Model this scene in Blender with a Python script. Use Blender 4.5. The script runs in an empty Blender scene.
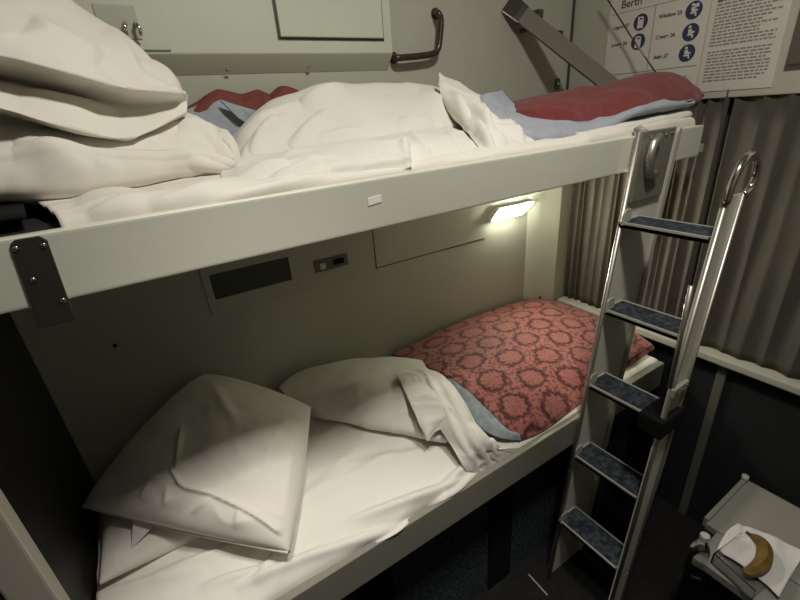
import bpy, bmesh, math, random
import numpy as np
from mathutils import Vector, Matrix

random.seed(7)
SC = bpy.context.scene
COL = SC.collection

# ------------------------------------------------------------------ camera
CAM_R = np.array([[0.840214, -0.53745, -0.072021], [-0.276091, -0.309694, -0.90987], [0.466705, 0.78437, -0.408595]])      # rows: right, down, forward
CAM_C = np.array([0.20388, -0.71251, 1.4841])
CAM_F = 421.145
cd = bpy.data.cameras.new('camera'); cam = bpy.data.objects.new('camera', cd); COL.objects.link(cam)
cd.sensor_width = 36.0; cd.lens = CAM_F / 800 * 36; cd.clip_start = 0.02
M = Matrix.Identity(4)
for i in range(3):
    M[i][0] = CAM_R[0][i]; M[i][1] = -CAM_R[1][i]; M[i][2] = -CAM_R[2][i]; M[i][3] = CAM_C[i]
cam.matrix_world = M
SC.camera = cam
SC.view_settings.view_transform = 'Standard'; SC.view_settings.look = 'None'
SC.view_settings.gamma = 1.0; SC.view_settings.use_curve_mapping = False
SC.view_settings.exposure = 0.2
SC.cycles.max_bounces = 10

# ------------------------------------------------------------------ world and lamps
w = bpy.data.worlds.new('world'); SC.world = w; w.use_nodes = True
w.node_tree.nodes['Background'].inputs[0].default_value = (0.9, 0.9, 0.8, 1)
w.node_tree.nodes['Background'].inputs[1].default_value = 0.0
def area(name, loc, size, energy, color, rot=(0, 0, 0), sy=None):
    l = bpy.data.lights.new(name, 'AREA'); l.energy = energy; l.color = color; l.size = size
    if sy: l.shape = 'RECTANGLE'; l.size_y = sy
    o = bpy.data.objects.new(name, l); o.location = loc; o.rotation_euler = rot; COL.objects.link(o); return o
FLOOR = -0.36; CEIL = 2.6
area('ceiling_light', (0.80, -0.60, CEIL - 0.045), 0.2, 18.0, (1.0, 0.957, 0.875))
sl = bpy.data.lights.new('lower_berth_fill', 'SPOT'); sl.energy = 70; sl.color = (1.0, 0.94, 0.87)  # added fill spot: brightens the lower berth, narrow enough to miss the upper
sl.spot_size = math.radians(48); sl.spot_blend = 0.55; sl.shadow_soft_size = 0.05
so = bpy.data.objects.new('lower_berth_fill', sl); so.location = (0.34, -0.47, CEIL - 0.05); COL.objects.link(so)

# ------------------------------------------------------------------ helpers
def at(u, v, x=None, y=None, z=None):
    """a point of the photograph on one of the room's planes, in metres"""
    r = CAM_R.T @ np.array([(u - 400) / CAM_F, (v - 300) / CAM_F, 1.0])
    i, val = (0, x) if x is not None else (1, y) if y is not None else (2, z)
    return CAM_C + (val - CAM_C[i]) / r[i] * r

def tag(o, label=None, cat=None, group=None, kind=None):
    if label: o['label'] = label
    if cat: o['category'] = cat
    if group: o['group'] = group
    if kind: o['kind'] = kind
    return o
def empty(name, loc, label, cat, group=None):
    o = bpy.data.objects.new(name, None); o.location = loc; o.empty_display_size = 0.05
    COL.objects.link(o); tag(o, label, cat, group); return o
def link(name, me, mat, parent=None, smooth=False):
    o = bpy.data.objects.new(name, me); COL.objects.link(o)
    if mat is not None: me.materials.append(mat)
    if smooth: me.polygons.foreach_set('use_smooth', [True] * len(me.polygons))
    if parent:
        o.parent = parent
        t = Vector((0, 0, 0)); p = parent
        while p: t += p.location; p = p.parent
        o.location = -t                      # mesh vertices are written in room metres
    return o
class MB:
    def __init__(s): s.v = []; s.f = []
    def add(s, vs, fs):
        n = len(s.v); s.v += [tuple(map(float, p)) for p in vs]; s.f += [tuple(i + n for i in f) for f in fs]; return s
    def box(s, x0, x1, y0, y1, z0, z1):
        return s.add([(x, y, z) for x in (x0, x1) for y in (y0, y1) for z in (z0, z1)],
                     [(0, 1, 3, 2), (4, 6, 7, 5), (0, 4, 5, 1), (2, 3, 7, 6), (0, 2, 6, 4), (1, 5, 7, 3)])
    def prism(s, poly, d):
        """closed polygon of 3D points pushed along vector d"""
        n = len(poly); P = [np.array(p, float) for p in poly]; D = np.array(d, float)
        fs = [tuple(range(n))[::-1], tuple(range(n, 2 * n))] + [(i, (i + 1) % n, n + (i + 1) % n, n + i) for i in range(n)]
        return s.add(P + [p + D for p in P], fs)
    def tube(s, pts, r, k=10, cap=True):
        P = [np.array(p, float) for p in pts]; n = len(P); rings = []
        R = r if hasattr(r, '__len__') else [r] * n
        ref = None
        for i in range(n):
            t = P[min(i + 1, n - 1)] - P[max(i - 1, 0)]; t /= np.linalg.norm(t) + 1e-12
            if ref is None:
                ref = np.cross(t, [0, 0, 1.0]) if abs(t[2]) < .9 else np.cross(t, [1.0, 0, 0])
            ref = ref - t * (ref @ t); ref /= np.linalg.norm(ref) + 1e-12
            b = np.cross(t, ref)
            rings += [P[i] + R[i] * (ref * math.cos(a) + b * math.sin(a)) for a in [2 * math.pi * j / k for j in range(k)]]
        fs = [(i * k + j, i * k + (j + 1) % k, (i + 1) * k + (j + 1) % k, (i + 1) * k + j) for i in range(n - 1) for j in range(k)]
        if cap: fs += [tuple(range(k))[::-1], tuple((n - 1) * k + j for j in range(k))]
        return s.add(rings, fs)
    def disc(s, c, nrm, r, h, k=18):
        c = np.array(c, float); nrm = np.array(nrm, float); nrm /= np.linalg.norm(nrm)
        return s.tube([c, c + nrm * h], r, k)
    def dome(s, c, nrm, r, k=10):
        c = np.array(c, float); nrm = np.array(nrm, float); nrm /= np.linalg.norm(nrm)
        return s.tube([c, c + nrm * r * .35, c + nrm * r * .55], [r, r * .75, r * .2], k)
    def build(s, name, mat, parent=None, bevel=0, seg=2, smooth=False):
        me = bpy.data.meshes.new(name); me.from_pydata(s.v, [], s.f); me.validate()
        bm = bmesh.new(); bm.from_mesh(me); bmesh.ops.recalc_face_normals(bm, faces=bm.faces)
        if bevel:
            es = [e for e in bm.edges if len(e.link_faces) == 2 and e.calc_face_angle(0) > .5]
            bmesh.ops.bevel(bm, geom=es, offset=bevel, segments=seg, affect='EDGES', profile=.6)
        bm.to_mesh(me); bm.free()
        return link(name, me, mat, parent, smooth)

# ---- noise, interpolation and cloth
_rng = np.random.RandomState(3); _perm = np.concatenate([_rng.permutation(256)] * 3)
_grad = _rng.normal(size=(256, 3)); _grad /= np.linalg.norm(_grad, axis=1)[:, None]
def perlin(P):
    P = np.asarray(P, float); I = np.floor(P).astype(int); F = P - I; I &= 255
    U = F * F * F * (F * (F * 6 - 15) + 10); out = np.zeros(P.shape[:-1])
    for dx in (0, 1):
        for dy in (0, 1):
            for dz in (0, 1):
                h = _perm[_perm[_perm[(I[..., 0] + dx) & 255] + ((I[..., 1] + dy) & 255)] + ((I[..., 2] + dz) & 255)]
                g = _grad[h]; d = F - np.array([dx, dy, dz])
                wgt = (U[..., 0] if dx else 1 - U[..., 0]) * (U[..., 1] if dy else 1 - U[..., 1]) * (U[..., 2] if dz else 1 - U[..., 2])
                out += wgt * (g * d).sum(-1)
    return out
def fbm(P, o=3):
    s = 0; a = 1; P = np.asarray(P, float)
    for i in range(o): s = s + a * perlin(P); P = P * 2.03 + 11.7; a *= .5
    return s
def folds(P, scale, ang, stretch=3.5, seed=0.0, sharp=2.0):
    """ridged noise drawn out along one direction: the creases of bed linen"""
    c, s_ = math.cos(ang), math.sin(ang)
    q = np.stack([(P[..., 0] * c + P[..., 1] * s_) / stretch, -P[..., 0] * s_ + P[..., 1] * c, P[..., 2]], -1) * scale + seed
    q = q + .5 * np.stack([perlin(q * .7 + 5), perlin(q * .7 + 9), perlin(q * .7 + 13)], -1)
    n = perlin(q)
    return np.clip(1 - np.abs(n) * 2.2, 0, 1) ** sharp
def cm1(A, n):
    """Catmull-Rom along axis 0"""
    A = np.asarray(A, float); m = len(A)
    B = np.concatenate([[2 * A[0] - A[1]], A, [2 * A[-1] - A[-2]]])
    t = np.linspace(0, m - 1, n); i = np.minimum(t.astype(int), m - 2); f = (t - i).reshape((-1,) + (1,) * (A.ndim - 1))
    p0, p1, p2, p3 = B[i], B[i + 1], B[i + 2], B[i + 3]
    return .5 * (2 * p1 + (p2 - p0) * f + (2 * p0 - 5 * p1 + 4 * p2 - p3) * f ** 2 + (3 * p1 - p0 - 3 * p2 + p3) * f ** 3)
def surf(G, nu, nv):
    G = np.asarray(G, float)
    return np.swapaxes(cm1(np.swapaxes(cm1(G, nu), 0, 1), nv), 0, 1)
def normals(P):
    a = np.gradient(P, axis=0); b = np.gradient(P, axis=1); n = np.cross(a, b)
    n /= np.linalg.norm(n, axis=-1, keepdims=True) + 1e-12
    for k in range(4):                       # evened out, so that tight folds do not tangle
        for ax in (0, 1):
            p = np.concatenate([n.take([0], ax), n, n.take([-1], ax)], ax)
            m = p.shape[ax]; n = (p.take(range(m - 2), ax) + p.take(range(2, m), ax)) * .25 + n * .5
    return n / (np.linalg.norm(n, axis=-1, keepdims=True) + 1e-12)
def crease(P, c):
    """a laid-over fold: (u0, v0, u1, v1, width, height), steep on one side and soft on the other, tapered to its ends"""
    if c[0] == 'poly':                       # a run of segments keeps one even height
        _, pts, wd, h = c
        return np.max([crease(P, (*a, *b, wd, h, 0)) for a, b in zip(pts[:-1], pts[1:])], axis=0)
    u0, v0, u1, v1, wd, h = c[:6]
    q = (P - CAM_C) @ CAM_R.T
    U = 400 + CAM_F * q[..., 0] / q[..., 2]; V = 300 + CAM_F * q[..., 1] / q[..., 2]
    du, dv = u1 - u0, v1 - v0; L2 = du * du + dv * dv
    t = ((U - u0) * du + (V - v0) * dv) / L2; tc = np.clip(t, 0, 1)
    sd = ((U - u0) * dv - (V - v0) * du) / math.sqrt(L2)
    end = (np.clip(-t, 0, None) + np.clip(t - 1, 0, None)) * math.sqrt(L2)
    pr = np.where(sd > 0, np.exp(-(sd / wd) ** 2), .75 * np.exp(-np.abs(sd) / (2.6 * wd)) + .25 * np.exp(-(sd / (1.2 * wd)) ** 2))
    return h * pr * np.exp(-(end / (2 * wd)) ** 2) * ((4 * tc * (1 - tc)) ** .9 if len(c) == 6 else 1)
def px(a, b, wd, h): return (a[0], a[1], b[0], b[1], wd, h)
def path(pts, wd, h): return [('poly', cm1(pts, len(pts) * 4), wd, h)]
def grid_mesh(name, P, mat, parent=None, thick=0.0, close=False):
    nu, nv = P.shape[:2]
    me = bpy.data.meshes.new(name)
    fs = [(i * nv + j, i * nv + j + 1, (i + 1) * nv + j + 1, (i + 1) * nv + j) for i in range(nu - 1) for j in range(nv - 1)]
    me.from_pydata(P.reshape(-1, 3).tolist(), [], fs)
    o = link(name, me, mat, parent, True)
    if thick:
        m = o.modifiers.new('thickness', 'SOLIDIFY'); m.thickness = thick; m.offset = -1
    return o
def cloth(name, G, nu, nv, mat, parent=None, thick=.006, amp=.003, fscale=14, fang=0.0, famp=.004, stretch=3.5,
          creases=(), seed=0.0, up=(0, 0, 1), edge=0.0, sharp=2.0, raw=False, ymin=None):
    P = np.asarray(G, float) if raw else surf(G, nu, nv)
    N = normals(P)
    if (N.reshape(-1, 3).mean(0) @ np.array(up)) < 0: P = P[::-1]; N = normals(P)
    d = amp * fbm(P * 7 + seed, 3) + famp * (folds(P, fscale, fang, stretch, seed, sharp) - .3)
    for c in creases: d = d + 1.5 * crease(P, c)
    if edge:
        s = np.linspace(0, 1, P.shape[0])[:, None]; t = np.linspace(0, 1, P.shape[1])[None]
        d = d * np.clip(np.minimum(np.minimum(s, 1 - s), np.minimum(t, 1 - t)) / edge, 0, 1)
    P = P + N * d[..., None]
    # normals must face up/out for the thickness
    N = normals(P)
    if ymin is not None: P[..., 1] = np.maximum(P[..., 1], ymin)
    cloth.P = P; cloth.N = N
    return grid_mesh(name, P, mat, parent, thick)
def coons(b0, b1, l, r, nu, nv, bulge=0):
    b0, b1 = cm1(b0, nv), cm1(b1, nv); l, r = cm1(l, nu), cm1(r, nu)
    s = np.linspace(0, 1, nu)[:, None, None]; t = np.linspace(0, 1, nv)[None, :, None]
    P = (1 - s) * b0[None] + s * b1[None] + (1 - t) * l[:, None] + t * r[:, None] \
        - ((1 - s) * (1 - t) * b0[0] + (1 - s) * t * b0[-1] + s * (1 - t) * b1[0] + s * t * b1[-1])
    P = P.copy(); P[..., 2] += bulge * (16 * s * (1 - s) * t * (1 - t))[..., 0] ** .6
    return P

# ------------------------------------------------------------------ materials
def mat(name, color, rough=.6, metal=0.0, bump=0.0, bscale=60, var=0.0, vscale=8, spec=.5, sheen=0.0, coat=0.0, stretch=(1, 1, 1)):
    m = bpy.data.materials.new(name); m.use_nodes = True; nt = m.node_tree; b = nt.nodes['Principled BSDF']
    b.inputs['Base Color'].default_value = (*color, 1); b.inputs['Roughness'].default_value = rough
    b.inputs['Metallic'].default_value = metal; b.inputs['Specular IOR Level'].default_value = spec
    b.inputs['Sheen Weight'].default_value = sheen; b.inputs['Coat Weight'].default_value = coat
    tc = nt.nodes.new('ShaderNodeTexCoord'); mp = nt.nodes.new('ShaderNodeMapping'); mp.inputs['Scale'].default_value = stretch
    nt.links.new(tc.outputs['Object'], mp.inputs[0])
    if var:
        n = nt.nodes.new('ShaderNodeTexNoise'); n.inputs['Scale'].default_value = vscale; n.inputs['Detail'].default_value = 5
        nt.links.new(mp.outputs[0], n.inputs['Vector'])
        r = nt.nodes.new('ShaderNodeValToRGB'); r.color_ramp.elements[0].position = .3; r.color_ramp.elements[1].position = .7
        r.color_ramp.elements[0].color = (*[c * (1 - var) for c in color], 1); r.color_ramp.elements[1].color = (*[min(1, c * (1 + var)) for c in color], 1)
        nt.links.new(n.outputs['Fac'], r.inputs[0]); nt.links.new(r.outputs[0], b.inputs['Base Color'])
    if bump:
        n = nt.nodes.new('ShaderNodeTexNoise'); n.inputs['Scale'].default_value = bscale; n.inputs['Detail'].default_value = 4
        nt.links.new(mp.outputs[0], n.inputs['Vector'])
        bp = nt.nodes.new('ShaderNodeBump'); bp.inputs['Strength'].default_value = bump; bp.inputs['Distance'].default_value = .01
        nt.links.new(n.outputs['Fac'], bp.inputs['Height']); nt.links.new(bp.outputs[0], b.inputs['Normal'])
    return m
def emit(name, color, s):
    m = bpy.data.materials.new(name); m.use_nodes = True; b = m.node_tree.nodes['Principled BSDF']
    b.inputs['Base Color'].default_value = (.8, .8, .8, 1)
    b.inputs['Emission Color'].default_value = (*color, 1); b.inputs['Emission Strength'].default_value = s; return m

WALL = mat('grey_green_laminate', (.45, .455, .375), .38, bump=.03, bscale=300, var=.03, vscale=5)
CABINET = mat('pale_green_paint', (.56, .585, .475), .45, bump=.02, bscale=200, var=.02)
RAIL = mat('cream_rail_paint', (.66, .665, .56), .3, bump=.02, bscale=120, var=.02, vscale=4)
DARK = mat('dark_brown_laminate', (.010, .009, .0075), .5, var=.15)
TRIM = mat('beige_trim', (.34, .32, .26), .45)
NAVYWALL = mat('navy_carpet_panel', (.008, .0095, .012), .9, bump=.25, bscale=250, var=.3, vscale=14)
CARPET = mat('dark_carpet', (.008, .007, .0075), .95, bump=.4, bscale=220, var=.4, vscale=30)
LINEN = mat('white_cotton', (.76, .735, .665), .85, bump=.05, bscale=260, var=.015, vscale=6, spec=.25, sheen=.15)
LINEN2 = mat('white_cotton_warm', (.76, .725, .65), .85, bump=.05, bscale=260, var=.02, vscale=6, spec=.25, sheen=.15)
RED = mat('dark_red_wool', (.185, .034, .034), .95, bump=.35, bscale=240, var=.12, vscale=40, spec=.15, sheen=.3)
BLUE = mat('pale_blue_blanket', (.36, .385, .43), .95, bump=.3, bscale=260, var=.08, vscale=40, spec=.15, sheen=.25)
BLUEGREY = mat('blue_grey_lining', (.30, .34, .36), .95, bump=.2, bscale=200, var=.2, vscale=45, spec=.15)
CURTAIN = mat('taupe_curtain', (.086, .080, .064), .95, bump=.2, bscale=300, var=.1, vscale=30, spec=.1, stretch=(1, 1, .2))
METAL = mat('brushed_aluminium', (.50, .485, .43), .42, .9, bump=.03, bscale=60, stretch=(4, 4, .3))
METALD = mat('dull_aluminium', (.36, .35, .30), .55, .15, bump=.04, bscale=90)
CHROME = mat('chrome', (.75, .73, .68), .12, 1.0)
STEELD = mat('dark_steel', (.13, .12, .10), .35, .8, bump=.04, bscale=90, var=.1)
BROWNM = mat('brown_handle', (.075, .055, .042), .32, .5)
BLACK = mat('black_rubber', (.006, .006, .006), .8, spec=.2)
STRAP = mat('grey_brown_arm', (.165, .155, .12), .6)
PAPER = mat('notice_paper', (.60, .58, .51), .6)
PAPER2 = mat('chart_card', (.62, .60, .53), .5)
INK = mat('dark_ink', (.07, .065, .06), .7)
INKS = mat('grey_ink', (.24, .23, .20), .7)
NAVY = mat('navy_icon', (.028, .038, .085), .5)
VENT = mat('vent_dark', (.05, .055, .045), .6)
SOCK = mat('socket_plate', (.13, .12, .095), .5)
WHITEP = mat('white_plastic', (.62, .60, .54), .45)
GREYP = mat('pale_grey_plastic', (.30, .29, .25), .45, var=.03)
TISSUE = mat('white_tissue', (.74, .71, .68), .9, bump=.1, bscale=90)
MATTRESS = mat('navy_mattress_ticking', (.008, .008, .010), .9, bump=.15, bscale=200)

def glass(name, color, rough=.05, alpha=1.0):
    m = bpy.data.materials.new(name); m.use_nodes = True; b = m.node_tree.nodes['Principled BSDF']
    b.inputs['Base Color'].default_value = (*color, 1); b.inputs['Roughness'].default_value = rough
    b.inputs['Transmission Weight'].default_value = 1.0; b.inputs['IOR'].default_value = 1.25; return m
CLEAR = glass('clear_plastic', (.9, .92, .92))

def damask():
    """woven medallions in rows, each ringed by a darker leafy outline"""
    m = bpy.data.materials.new('red_damask'); m.use_nodes = True; nt = m.node_tree; b = nt.nodes['Principled BSDF']
    N = lambda t: nt.nodes.new(t); Lk = nt.links.new
    def val(x, k):
        if isinstance(x, (int, float)): k.default_value = x
        else: Lk(x, k)
    def mth(op, a, c=0.0, d=0.0):
        n = N('ShaderNodeMath'); n.operation = op
        val(a, n.inputs[0]); val(c, n.inputs[1]); val(d, n.inputs[2]); return n.outputs[0]
    tc = N('ShaderNodeTexCoord')
    wob = N('ShaderNodeTexNoise'); wob.inputs['Scale'].default_value = 34; wob.inputs['Detail'].default_value = 3
    Lk(tc.outputs['Object'], wob.inputs['Vector'])
    sub = N('ShaderNodeVectorMath'); sub.operation = 'SUBTRACT'; Lk(wob.outputs['Color'], sub.inputs[0]); sub.inputs[1].default_value = (.5, .5, .5)
    sc = N('ShaderNodeVectorMath'); sc.operation = 'SCALE'; Lk(sub.outputs[0], sc.inputs[0]); sc.inputs['Scale'].default_value = .034
    ad = N('ShaderNodeVectorMath'); ad.operation = 'ADD'; Lk(tc.outputs['Object'], ad.inputs[0]); Lk(sc.outputs[0], ad.inputs[1])
    sx = N('ShaderNodeSeparateXYZ'); Lk(ad.outputs[0], sx.inputs[0])
    X = mth('DIVIDE', sx.outputs[0], .150); Y = mth('DIVIDE', sx.outputs[1], .112)
    row = mth('FLOOR', X); odd = mth('MULTIPLY', mth('FLOORED_MODULO', row, 2.0), .5)
    fx = mth('SUBTRACT', mth('FRACT', X), .5); fy = mth('SUBTRACT', mth('FRACT', mth('ADD', Y, odd)), .5)
    r = mth('SQRT', mth('ADD', mth('MULTIPLY', fx, fx), mth('MULTIPLY', mth('MULTIPLY', fy, fy), 1.1)))
    th = mth('ARCTAN2', fy, fx)
    pet = mth('MULTIPLY', mth('SINE', mth('MULTIPLY', th, 11.0)), .022)
    R1 = mth('ADD', pet, .37)
    d1 = mth('ABSOLUTE', mth('SUBTRACT', r, R1))
    ring = N('ShaderNodeMapRange'); val(d1, ring.inputs[0]); ring.inputs[1].default_value = .03; ring.inputs[2].default_value = .10; ring.inputs[3].default_value = 1; ring.inputs[4].default_value = 0
    # inner flower veins
    v1 = mth('MULTIPLY', mth('ABSOLUTE', mth('SINE', mth('MULTIPLY', th, 4.5))), 1.0)
    vein = N('ShaderNodeMapRange'); val(v1, vein.inputs[0]); vein.inputs[1].default_value = .05; vein.inputs[2].default_value = .45; vein.inputs[3].default_value = .6; vein.inputs[4].default_value = 0
    inside = mth('LESS_THAN', r, .30); vein2 = mth('MULTIPLY', vein.outputs[0], inside)
    n2 = N('ShaderNodeTexNoise'); n2.inputs['Scale'].default_value = 75; n2.inputs['Detail'].default_value = 4; Lk(tc.outputs['Object'], n2.inputs['Vector'])
    leaf = N('ShaderNodeMapRange'); Lk(n2.outputs['Fac'], leaf.inputs[0]); leaf.inputs[1].default_value = .50; leaf.inputs[2].default_value = .58; leaf.inputs[3].default_value = 0; leaf.inputs[4].default_value = .75
    outside = mth('GREATER_THAN', r, .42); leaf2 = mth('MULTIPLY', leaf.outputs[0], mth('ADD', mth('MULTIPLY', outside, .7), .3))
    dark = mth('MINIMUM', mth('MAXIMUM', mth('MAXIMUM', mth('MULTIPLY', ring.outputs[0], mth('ADD', mth('MULTIPLY', n2.outputs['Fac'], 1.2), .35)), vein2), leaf2), 1.0)
    mix = N('ShaderNodeMix'); mix.data_type = 'RGBA'; Lk(dark, mix.inputs['Factor'])
    mix.inputs['A'].default_value = (.36, .125, .105, 1); mix.inputs['B'].default_value = (.075, .016, .015, 1)
    Lk(mix.outputs['Result'], b.inputs['Base Color'])
    b.inputs['Roughness'].default_value = .7; b.inputs['Specular IOR Level'].default_value = .25; b.inputs['Sheen Weight'].default_value = .2
    bp = N('ShaderNodeBump'); bp.inputs['Strength'].default_value = .35; bp.inputs['Distance'].default_value = .004; bp.invert = True
    Lk(dark, bp.inputs['Height']); Lk(bp.outputs[0], b.inputs['Normal'])
    return m
DAMASK = damask()

def fleck():
    m = mat('navy_flecked_carpet', (.028, .042, .060), .95, bump=.4, bscale=260)
    nt = m.node_tree; b = nt.nodes['Principled BSDF']
    tc = nt.nodes.new('ShaderNodeTexCoord'); n = nt.nodes.new('ShaderNodeTexNoise'); n.inputs['Scale'].default_value = 60; n.inputs['Detail'].default_value = 6
    nt.links.new(tc.outputs['Object'], n.inputs['Vector'])
    r = nt.nodes.new('ShaderNodeValToRGB'); e = r.color_ramp.elements
    e[0].position = .42; e[0].color = (.012, .018, .028, 1); e[1].position = .72; e[1].color = (.075, .09, .10, 1)
    nt.links.new(n.outputs['Fac'], r.inputs[0]); nt.links.new(r.outputs[0], b.inputs['Base Color']); return m
TREADC = fleck()

# ------------------------------------------------------------------ room shell
WB = 0.672; XH = -0.145; XF = 2.0; YN = -1.25
def struct(mb, name, m, **k): return tag(mb.build(name, m, **k), kind='structure')
struct(MB().box(XH - .1, XF + .12, YN - .1, WB + .1, FLOOR - .05, FLOOR), 'floor', CARPET)
struct(MB().box(XH - .1, XF + .12, YN - .1, WB + .1, CEIL, CEIL + .05), 'ceiling', CABINET)
struct(MB().box(XH - .1, XF + .12, WB, WB + .06, FLOOR, CEIL), 'wall_back', WALL)
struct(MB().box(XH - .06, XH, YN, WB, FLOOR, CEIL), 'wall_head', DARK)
struct(MB().box(XH - .1, XF + .12, YN - .06, YN, FLOOR, CEIL), 'wall_front', mat('front_wall_brown', (.10, .095, .075), .6))
ZP = 1.445
struct(MB().box(XF + .06, XF + .12, YN, WB, FLOOR, CEIL), 'wall_foot', mat('foot_wall_dark', (.05, .045, .035), .8))
struct(MB().box(XF - .005, XF + .06, YN, WB, ZP, CEIL), 'wall_foot_upper', WALL, bevel=.004)
struct(MB().box(XF, XF + .06, YN, WB, FLOOR, .49), 'wall_foot_lower', NAVYWALL)
# chamfered corner panel of the lower berth, and the return beside the curtain
struct(MB().prism([(1.775, WB, .33), (1.925, .602, .33), (XF + .05, .602, .33), (XF + .05, WB, .33)], (0, 0, .945)), 'trim_1', CABINET)
struct(MB().box(1.955, XF + .06, YN, .60, .485, .515), 'trim_2', mat('sill_paint', (.42, .41, .35), .4), bevel=.006)      # sill under the curtains
struct(MB().box(XF - .012, XF, -.19, -.157, FLOOR, .485), 'trim_3', mat('strip_grey', (.13, .125, .105), .5), bevel=.003)
struct(MB().box(-.125, -.075, -.035, 0.0, FLOOR, 1.26), 'trim_4', TRIM, bevel=.004)     # end post of the partition
struct(MB().box(XH, -.125, -.03, .02, FLOOR, 1.26), 'trim_5', STEELD)
fa, fb = at(528, 575, z=FLOOR), at(547, 596, z=FLOOR)
struct(MB().prism([fa, fb, fb + np.array([.006, 0, 0]), fa + np.array([.006, 0, 0])], (0, 0, .003)), 'trim_6', METALD)
# dark seam in the corner above the berth
struct(MB().box(XF - .016, XF - .005, WB - .006, WB, 1.45, CEIL), 'trim_7', STEELD)

# ------------------------------------------------------------------ ceiling lamp (above the frame)
t = empty('ceiling_lamp', (.80, -.60, CEIL - .04), 'round ceiling lamp of the cabin with a metal rim', 'lamp')
MB().tube([(.80, -.60, CEIL - .001), (.80, -.60, CEIL - .03)], .24, 28).build('rim', METALD, t, bevel=.004)

t = empty('fill_fitting', (.34, -.47, CEIL - .04), 'added ceiling fitting for the fill spot, out of view over the berths', 'lamp')  # made-up fitting, added to house the fill spot
MB().tube([(.34, -.47, CEIL - .001), (.34, -.47, CEIL - .02)], .06, 24).build('fill_bezel', METALD, t, bevel=.003)
# ------------------------------------------------------------------ wall cabinet over the upper berth
YC = .63
c0 = at(393, 53, y=YC); ZC = float(c0[2]); XC = float(c0[0])
t = empty('wall_cabinet', ((XH + XC) / 2, WB, ZC), 'pale green boxed wall cabinet above the upper berth with a panelled door', 'cabinet')
MB().prism([(XH + .002, YC, ZC), (XH + .002, YC, CEIL - .002), (XH + .002, WB, CEIL - .002), (XH + .002, WB, ZC - .047)], (XC - XH - .002, 0, 0)).build('body', CABINET, t, bevel=.003)
dl = at(280, 38, y=YC)[0]; dr = at(382, 39, y=YC)[0]; dz = float(at(330, 38, y=YC)[2])
d = MB().box(dl, dr, YC - .012, YC + .002, dz, CEIL - .03).build('door', CABINET, t, bevel=.003)
g = MB()
g.box(dl - .006, dl, YC - .003, YC + .001, dz - .006, CEIL - .03); g.box(dr, dr + .006, YC - .003, YC + .001, dz - .006, CEIL - .03)
g.box(dl, dr, YC - .003, YC + .001, dz - .006, dz)
g.build('door_gap', STEELD, t)
for u, v in ((228, 70), (309, 67)):
    p = at(u, v, y=.652); MB().dome((p[0], p[1] - .0, p[2]), (0, -.8, -.6), .007).build('bolt', CHROME, t, smooth=True)
# coat hook on its rounded plate
a = at(172, 52, y=YC); b_ = at(83, 1, y=YC)
t = empty('coat_hook', (float(a[0]) - .1, YC, float(a[2])), 'small metal coat hook on a recessed plate half hidden behind the top pillow', 'hook')
MB().box(a[0] - .19, a[0], YC - .006, YC, a[2] + .003, a[2] + .125).build('plate', CABINET, t, bevel=.003)
q = at(143, 40, y=YC); MB().box(q[0] - .085, q[0], YC - .009, YC - .004, q[2], q[2] + .07).build('recess', WALL, t, bevel=.002)
hk = at(132, 30, y=YC)
for k in (-.012, .010):
    MB().tube([(hk[0] + k, YC - .008, hk[2] + .012), (hk[0] + k, YC - .030, hk[2] + .010), (hk[0] + k * 1.4, YC - .038, hk[2] - .004), (hk[0] + k * 1.4, YC - .030, hk[2] - .014)], .0045, 8).build('prong', CHROME, t, smooth=True)

# U-shaped grab handle
hp = [at(435, 14, y=WB), at(438, 13, y=WB - .03), at(441, 20, y=WB - .035), at(440, 36, y=WB - .035), at(438, 49, y=WB - .035), at(432, 54, y=WB - .035), at(420, 56, y=WB - .035), at(404, 57.5, y=WB - .035), at(396, 58, y=WB - .03), at(393, 58, y=WB)]
t = empty('grab_handle', tuple(map(float, hp[-1])), 'brown bent grab handle on the back wall above the duvet', 'handle')
MB().tube(cm1(hp, 40), .0105, 12).build('bar', BROWNM, t, smooth=True)
for i in (0, -1): MB().disc(hp[i] + np.array([0, -.0, 0]), (0, -1, 0), .018, .006).build('flange', BROWNM, t, bevel=.002)

# support arm from back wall to the foot of the upper berth
A = at(518, 10, y=WB - .03); B = at(622, 93, x=1.93)
t = empty('support_arm', tuple(map(float, A)), 'grey-brown diagonal support arm from the wall bracket to the foot of the upper berth', 'arm')
dv = (B - A); dv /= np.linalg.norm(dv); sd = np.cross(dv, [0, 1, 0]); sd /= np.linalg.norm(sd); nn = np.cross(sd, dv)
MB().prism([A + sd * .036, B + sd * .036, B - sd * .036, A - sd * .036], nn * .012).build('bar', STRAP, t, bevel=.004)
MB().prism([A + sd * .045 - dv * .05, A + sd * .04 + dv * .03, A - sd * .04 + dv * .03, A - sd * .045 - dv * .05], nn * .03).build('bracket', STEELD, t, bevel=.005)
for u, v in ((541, 13), (561, 34)):
    p = at(u, v, y=WB - .035); MB().box(p[0] - .016, p[0] + .016, p[1], WB, p[2] - .016, p[2] + .014).build('catch', STEELD, t, bevel=.004)
p = at(586, 69, x=1.87); MB().dome(p, (-.7, -.7, .1), .010).build('pivot_bolt', CHROME, t, smooth=True)
MB().tube([at(521, 31, y=WB - .01), at(537, 27, y=WB - .02)], .008, 8).build('pin', STEELD, t, smooth=True)
p = at(557, 84, y=WB)
t = empty('wall_button', tuple(map(float, p)), 'small chrome stud on a dark plate on the back wall left of the support arm', 'stud')
MB().box(p[0] - .014, p[0] + .014, WB - .005, WB, p[2] - .022, p[2] + .022).build('plate', STEELD, t, bevel=.002)
MB().dome((p[0], WB - .005, p[2]), (0, -1, 0), .009).build('stud', CHROME, t, smooth=True)
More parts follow.
